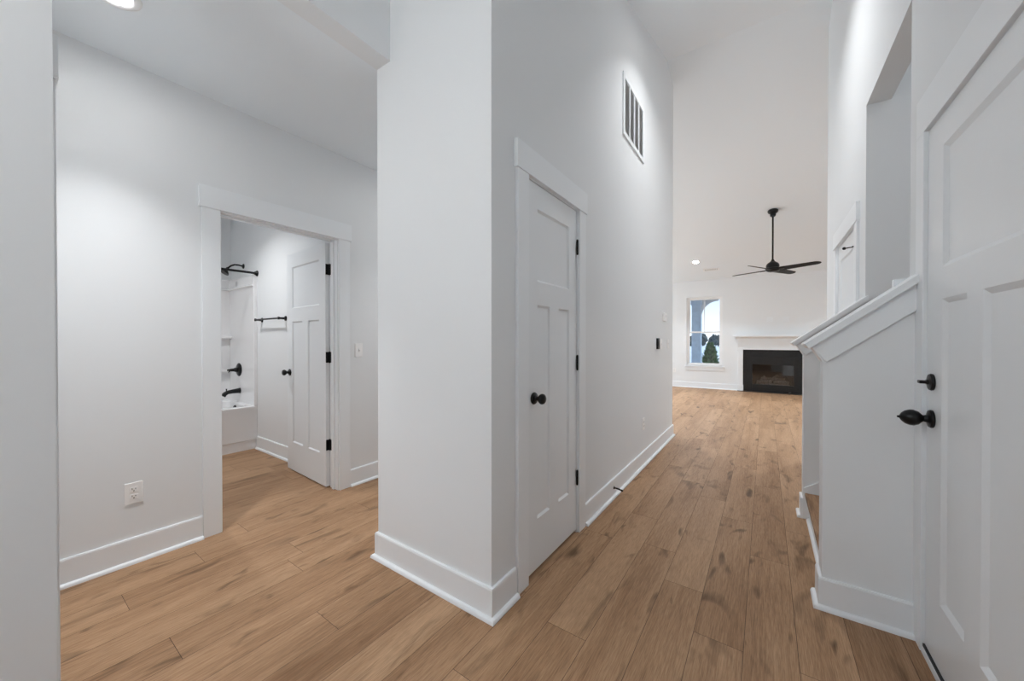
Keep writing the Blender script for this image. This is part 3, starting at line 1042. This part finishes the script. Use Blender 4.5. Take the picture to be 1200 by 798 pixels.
bx(bm, -0.435, 0.435, -0.050, 0, 0.835, 1.005)
obj('surround', bm, STONE, fp_)
obj('hearth_strip', bx(B(), -0.70, 0.70, -0.125, -0.0, 0.0, 0.011, bevel=0.003), STONE, fp_)
# firebox: frame, louvre panels, recess, glass, logs
bm = B()
bx(bm, -0.435, -0.395, -0.058, -0.02, 0.012, 0.835)
bx(bm, 0.395, 0.435, -0.058, -0.02, 0.012, 0.835)
bx(bm, -0.395, 0.395, -0.058, -0.02, 0.655, 0.835)
bx(bm, -0.395, 0.395, -0.058, -0.02, 0.012, 0.185)
fbf = obj('firebox_frame', bm, FIREM, fp_, bevel=0.003)
for zz in ((0.69, 0.725, 0.76, 0.795), (0.05, 0.085, 0.12)):
    bm = B()
    for z in zz:
        bx(bm, -0.37, 0.37, -0.064, -0.058, z - 0.008, z + 0.008, bevel=0.002)
    obj('louvre', bm, FIREM, fbf)
obj('badge', bx(B(), 0.30, 0.345, -0.060, -0.058, 0.030, 0.038), CHROME, fbf)
bm = B()
bx(bm, -0.43, 0.43, 0.33, 0.35, 0.07, 0.85)
bx(bm, -0.43, -0.41, 0.0, 0.33, 0.07, 0.85)
bx(bm, 0.41, 0.43, 0.0, 0.33, 0.07, 0.85)
bx(bm, -0.41, 0.41, 0.0, 0.33, 0.07, 0.10)
bx(bm, -0.41, 0.41, 0.0, 0.33, 0.83, 0.85)
obj('firebox_liner', bm, BRICK, fp_)
obj('glass', bx(B(), -0.395, 0.395, -0.034, -0.030, 0.185, 0.655), FIREGLASS, fp_)
rng = random.Random(3)


def log_bm(p, q, r):
    bm = B()
    p, q = Vector(p), Vector(q)
    pts, rs = [], []
    for i in range(9):
        s = i / 8
        j = Vector((rng.uniform(-1, 1), rng.uniform(-1, 1), rng.uniform(-1, 1))) * 0.006
        pts.append(p.lerp(q, s) + j)
        rs.append(r * rng.uniform(0.85, 1.12))
    return tube(bm, pts, rs, 12)


obj('ember_bed', bx(B(), -0.33, 0.33, 0.02, 0.26, 0.10, 0.20, bevel=0.03, seg=3), LOGM, fp_, smooth=True)
for p, q, r in (((-0.30, 0.14, 0.235), (-0.02, 0.08, 0.24), 0.040), ((0.02, 0.07, 0.235), (0.31, 0.13, 0.235), 0.042),
                ((-0.22, 0.18, 0.30), (0.10, 0.10, 0.31), 0.036), ((-0.03, 0.10, 0.30), (0.24, 0.20, 0.305), 0.036),
                ((-0.26, 0.10, 0.23), (-0.16, 0.20, 0.36), 0.026), ((0.02, 0.08, 0.33), (0.10, 0.16, 0.40), 0.024)):
    obj('log', log_bm(p, q, r), LOGM, fp_, smooth=True)

# ------------------------------------------------------------------ windows


def window(name, label, axis_rz, loc, w, h, depth, muntin=True, sill=True):
    """double-hung window: local x 0..w, z 0..h, y from 0 (room face) to depth (outside)"""
    t = thing(name, label, 'window', loc, axis_rz, kind='structure')
    f = 0.038
    y0, y1 = depth * 0.35, depth * 0.92
    bm = B()
    bx(bm, 0, f, y0, y1, 0, h)
    bx(bm, w - f, w, y0, y1, 0, h)
    bx(bm, f, w - f, y0, y1, 0, f)
    bx(bm, f, w - f, y0, y1, h - f, h)
    obj('window_frame', bm, VINYL, t, bevel=0.002)
    zm = h * 0.49
    for nm, za, zb, ya, yb in (('lower_sash', f, zm + 0.02, y0 + 0.008, y0 + 0.03), ('upper_sash', zm - 0.02, h - f, y0 + 0.032, y0 + 0.054)):
        s = 0.034
        bm = B()
        bx(bm, f, f + s, ya, yb, za, zb)
        bx(bm, w - f - s, w - f, ya, yb, za, zb)
        bx(bm, f + s, w - f - s, ya, yb, za, za + s)
        bx(bm, f + s, w - f - s, ya, yb, zb - s, zb)
        so = obj(nm, bm, VINYL, t, bevel=0.002)
        yg = (ya + yb) / 2
        obj('pane', bx(B(), f + s, w - f - s, yg - 0.002, yg + 0.002, za + s, zb - s), GLASS, so)
        if muntin and nm == 'upper_sash':
            obj('muntin', bx(B(), w / 2 - 0.010, w / 2 + 0.010, ya + 0.002, yb - 0.002, za + s, zb - s), VINYL, so)
    if sill:
        obj('window_sill', bx(B(), -0.045, w + 0.045, -0.035, y0, -0.025, 0.0, bevel=0.003), TRIM, t)
        obj('sill_apron', bx(B(), -0.030, w + 0.030, -0.017, 0.0, -0.105, -0.025, bevel=0.002), TRIM, t)
    return t


window('window_1', 'tall white double-hung window left of the fireplace', 0, (WIN[0], YF, WIN[2]), WIN[1] - WIN[0], WIN[3] - WIN[2], 0.115)
# out-of-frame windows added to let fill light in
window('window_2', 'unseen near window added in the left great room wall', PI / 2, (-4.6, 5.85, 0.60), 1.6, 1.9, 0.115)
window('window_3', 'unseen far window added in the left great room wall', PI / 2, (-4.6, 8.15, 0.60), 1.6, 1.9, 0.115)
window('window_4', 'unseen foyer window added behind the camera', PI, (-0.62, YB, 0.65), 1.0, 1.7, 0.115)  # added opening, placed to steer light past the near wall

# ------------------------------------------------------------------ bathroom
TX0, TX1, TY0, TY1 = -5.515, -4.745, 0.215, 1.76
tub = thing('bathtub', 'white one-piece tub and shower surround in the bathroom', 'bathtub', ((TX0 + TX1) / 2, (TY0 + TY1) / 2, 0))


def rrect(hx, hy, r, z, n=6):
    pts = []
    for cx_, cy_, a0 in ((hx - r, hy - r, 0), (-hx + r, hy - r, 90), (-hx + r, -hy + r, 180), (hx - r, -hy + r, 270)):
        for k in range(n + 1):
            a = math.radians(a0 + 90 * k / n)
            pts.append((cx_ + r * math.cos(a), cy_ + r * math.sin(a), z))
    return pts


hx, hy = (TX1 - TX0) / 2, (TY1 - TY0) / 2
loops = [rrect(hx - 0.012, hy, 0.004, 0.0), rrect(hx - 0.012, hy, 0.004, 0.10), rrect(hx - 0.004, hy, 0.004, 0.11), rrect(hx - 0.004, hy, 0.004, 0.455), rrect(hx, hy, 0.004, 0.465), rrect(hx, hy, 0.006, 0.480), rrect(hx - 0.008, hy - 0.004, 0.01, 0.488),
         rrect(hx - 0.075, hy - 0.06, 0.10, 0.488), rrect(hx - 0.09, hy - 0.075, 0.11, 0.478), rrect(hx - 0.13, hy - 0.12, 0.13, 0.16), rrect(hx - 0.18, hy - 0.18, 0.13, 0.11)]
bm = B()
rings = [[bm.verts.new(p) for p in lp] for lp in loops]
for a, b_ in zip(rings, rings[1:]):
    m_ = len(a)
    for k in range(m_):
        bm.faces.new([a[k], a[(k + 1) % m_], b_[(k + 1) % m_], b_[k]])
bm.faces.new(rings[0][::-1])
bm.faces.new(rings[-1])
obj('tub_body', bm, FIBER, tub, smooth=True)
# surround: panel swept round the three walls, thicker band with ledge on top
sp = [(0, 0.488), (0.022, 0.488), (0.022, 1.80), (0.030, 1.835), (0.050, 1.845), (0.050, 1.858), (0.034, 1.868), (0.030, 1.955), (0.018, 1.972), (0, 1.975)]
line = [(hx, hy), (-hx, hy), (-hx, -hy), (hx, -hy)]
obj('surround_panel', sweep(B(), line, sp, 1), FIBER, tub, smooth=True)
for z, x1 in ((1.28, -hx + 0.10), (0.87, -hx + 0.10)):
    bm = B()
    bx(bm, -hx + 0.02, x1, -0.25, hy - 0.02, z - 0.035, z, bevel=0.012, seg=3)
    obj('shelf', bm, FIBER, tub, smooth=True)
obj('edge_flange', bx(B(), hx - 0.030, hx + 0.005, hy - 0.036, hy, 0.490, 1.972, bevel=0.005), FIBER, tub)
SY = TY1 - 0.022
t = thing('wall_shower', 'black shower head on a curved arm above the tub', 'shower head', (-5.12, TY1, 2.11))
obj('flange', lathe(B(), [(0, 0), (0.030, 0), (0.030, 0.004), (0.020, 0.012), (0.011, 0.014), (0, 0.014)], (0, 0, 0), (0, -1, 0), 24), BLACK, t, smooth=True)
obj('arm', tube(B(), [(0, -0.01, 0), (0, -0.05, 0.006), (0, -0.09, 0.004), (0, -0.125, -0.014), (0, -0.155, -0.045)], 0.0095, 14), BLACK, t, smooth=True)
obj('spray_head', lathe(B(), [(0, -0.01), (0.012, -0.008), (0.015, 0.004), (0.013, 0.014), (0.022, 0.024), (0.046, 0.045), (0.056, 0.058), (0.056, 0.066), (0, 0.068)],
                        (0, -0.158, -0.048), (0.0, -0.62, -0.78), 28), BLACK, t, smooth=True)
t = thing('shower_valve', 'round black shower valve with lever on the tub end wall', 'valve', (-5.20, SY, 0.875))
obj('escutcheon', lathe(B(), [(0, 0), (0.078, 0), (0.080, 0.004), (0.072, 0.012), (0.035, 0.018), (0, 0.018)], (0, 0, 0), (0, -1, 0), 36), BLACK, t, smooth=True)
bm = lathe(B(), [(0, 0.016), (0.028, 0.016), (0.026, 0.045), (0.020, 0.055), (0.017, 0.085), (0.012, 0.095), (0.009, 0.12), (0, 0.122)], (0, 0, 0), (0, -1, 0), 24)
tube(bm, [(0, -0.075, 0), (-0.03, -0.082, -0.012), (-0.062, -0.088, -0.028)], [0.009, 0.008, 0.006], 12)
obj('lever', bm, BLACK, t, smooth=True)
t = thing('tub_spout', 'black tub spout under the shower valve', 'spout', (-5.18, SY, 0.625))
bm = B()
tube(bm, [(0, 0, 0), (0, -0.02, 0), (0, -0.08, -0.003), (0, -0.125, -0.010), (0, -0.15, -0.024), (0, -0.168, -0.05)], [0.034, 0.030, 0.024, 0.023, 0.024, 0.026], 18)
obj('body', bm, BLACK, t, smooth=True)
obj('diverter', tube(B(), [(0, -0.135, 0.008), (0, -0.135, 0.028), (0, -0.135, 0.034)], [0.005, 0.006, 0.009], 12), BLACK, t, smooth=True)
t = thing('overflow_cover', 'small black overflow cover inside the tub end', 'drain cover', (-5.14, TY1 - 0.088, 0.425))
obj('cover', lathe(B(), [(0, 0), (0.036, 0), (0.036, 0.008), (0.030, 0.013), (0, 0.014)], (0, 0, 0), (0, -1, 0.13), 28), BLACK, t, smooth=True)
t = thing('shower_rod', 'straight black shower curtain rod across the tub', 'curtain rod', (-4.735, TY1, 1.985))
obj('rod', tube(B(), [(0, -0.004, 0), (0, TY0 - TY1 + 0.004, 0)], 0.0125, 16), BLACK, t, smooth=True)
for y, s in ((0, -1), (TY0 - TY1, 1)):
    obj('flange', lathe(B(), [(0, 0), (0.033, 0), (0.033, 0.006), (0.022, 0.018), (0.016, 0.030), (0, 0.030)], (0, y, 0), (0, s, 0), 24), BLACK, t, smooth=True)
t = thing('towel_bar', 'black towel bar on the bathroom wall beside the tub', 'towel bar', (-4.33, TY1, 1.452))
obj('bar', tube(B(), [(-0.29, -0.065, 0), (0.29, -0.065, 0)], 0.009, 14), BLACK, t, smooth=True)
for x in (-0.28, 0.28):
    obj('post', lathe(B(), [(0, 0), (0.026, 0), (0.026, 0.006), (0.013, 0.014), (0.011, 0.055), (0.015, 0.062), (0.015, 0.074), (0, 0.077)], (x, 0, 0), (0, -1, 0), 20), BLACK, t, smooth=True)
t = thing('sticker', 'round grey sticker on the surround below the shower head', 'sticker', (-5.235, TY1 - 0.0345, 1.905))
obj('disc', lathe(B(), [(0, 0), (0.034, 0), (0.034, 0.0008), (0, 0.0008)], (0, 0, 0), (0, -1, 0), 24), BADGE, t)

# ------------------------------------------------------------------ outside, seen through the far window
struct('ground', bx(B(), -120, 120, YF + 3.4, 260, -0.6, -0.45), SNOW, 'pale open ground beyond the porch', 'ground')
struct('porch_floor', bx(B(), -8, 8, YF + 0.12, YF + 3.4, -0.30, -0.15), PATIO, 'porch slab outside the far window', 'porch')
PYC = 12.45
t = thing('porch_post', 'blue-grey porch post outside the far window', 'post', (-1.735, PYC, -0.15))
obj('shaft', bx(B(), -0.125, 0.125, -0.125, 0.125, 0.0, 2.62, bevel=0.006), POST, t)
obj('capital', bx(B(), -0.15, 0.15, -0.15, 0.15, 2.45, 2.62, bevel=0.01), POST, t)
bm = B()
arc_o, arc_i = [], []
for k in range(13):
    a = math.radians(90 * k / 12)
    arc_o.append((0.125 + 0.46 - 0.46 * math.cos(a), 2.06 + 0.50 * math.sin(a)))
prism(bm, [(0.125, 2.60)] + arc_o + [(0.585, 2.60)], 'Y', -0.06, 0.06)
obj('arched_bracket', bm, PLASTIC, t)
struct('porch_roof', bx(B(), -6, 6, YF + 0.12, PYC + 0.30, 2.48, 2.62), SOFFIT, 'porch soffit outside the far window', 'porch')
rl = thing('picket_fence', 'short white fence section between the porch post and the conifer', 'fence', (-2.02, 17.0, -0.45))
obj('rail', bx(B(), -0.32, 0.32, 0.0, 0.03, 0.85, 0.92), PLASTIC, rl)
obj('rail', bx(B(), -0.32, 0.32, 0.0, 0.03, 0.25, 0.32), PLASTIC, rl)
for k in range(5):
    x = -0.28 + 0.14 * k
    obj('picket', bx(B(), x - 0.04, x + 0.04, -0.02, 0.0, 0.03, 1.15), PLASTIC, rl)


def conifer(label, loc, h, r, seed):
    rg = random.Random(seed)
    t = thing('conifer', label, 'shrub', loc)
    obj('stem', tube(B(), [(0, 0, 0), (0, 0, h * 0.85)], [0.03, 0.008], 8), BARK, t)
    bm = B()
    for k in range(1500):
        s = rg.random() ** 0.75
        z = h * (0.06 + 0.94 * s)
        rr = r * (1 - s) ** 0.62 * (0.55 + 0.5 * rg.random()) + 0.01
        a = rg.uniform(0, 2 * PI)
        c = Vector((rr * math.cos(a), rr * math.sin(a), z))
        d = Vector((math.cos(a), math.sin(a), 0.7 + 0.5 * rg.random())).normalized()
        sd = d.orthogonal().normalized()
        sd.rotate(Quaternion(d, rg.uniform(0, 2 * PI)))
        l_, w_ = 0.10 * h / 1.5, 0.035 * h / 1.5
        bm.faces.new([bm.verts.new(c - d * l_ * 0.4 + sd * w_), bm.verts.new(c - d * l_ * 0.4 - sd * w_), bm.verts.new(c + d * l_)])
    obj('foliage', bm, LEAF, t)
    return t


conifer('green conifer shrub right of the porch post', (-1.66, 15.2, -0.45), 1.56, 0.37, 1)
conifer('green conifer shrub half hidden left of the porch post', (-2.62, 15.2, -0.45), 1.40, 0.26, 2)
rg = random.Random(11)
for k in range(34):
    x = -52 + 2.3 * k + rg.uniform(-0.2, 0.2)
    y = 116 + (k % 3) * 4
    h = rg.uniform(2.6, 3.9)
    t = thing('tree', 'dark distant tree in the line behind the pale ground', 'tree', (x, y, -0.45), group='distant tree line')
    bm = B()
    bmesh.ops.create_icosphere(bm, subdivisions=3, radius=1.0)
    for v in bm.verts:
        v.co *= 1 + rg.uniform(-0.28, 0.22)
        v.co = Vector((v.co.x * 1.25, v.co.y * 1.25, v.co.z * h * 0.46 + h * 0.52))
    obj('crown', bm, FARTREE, t)
    obj('trunk', tube(B(), [(0, 0, 0), (0, 0, h * 0.4)], 0.12, 8), BARK, t)
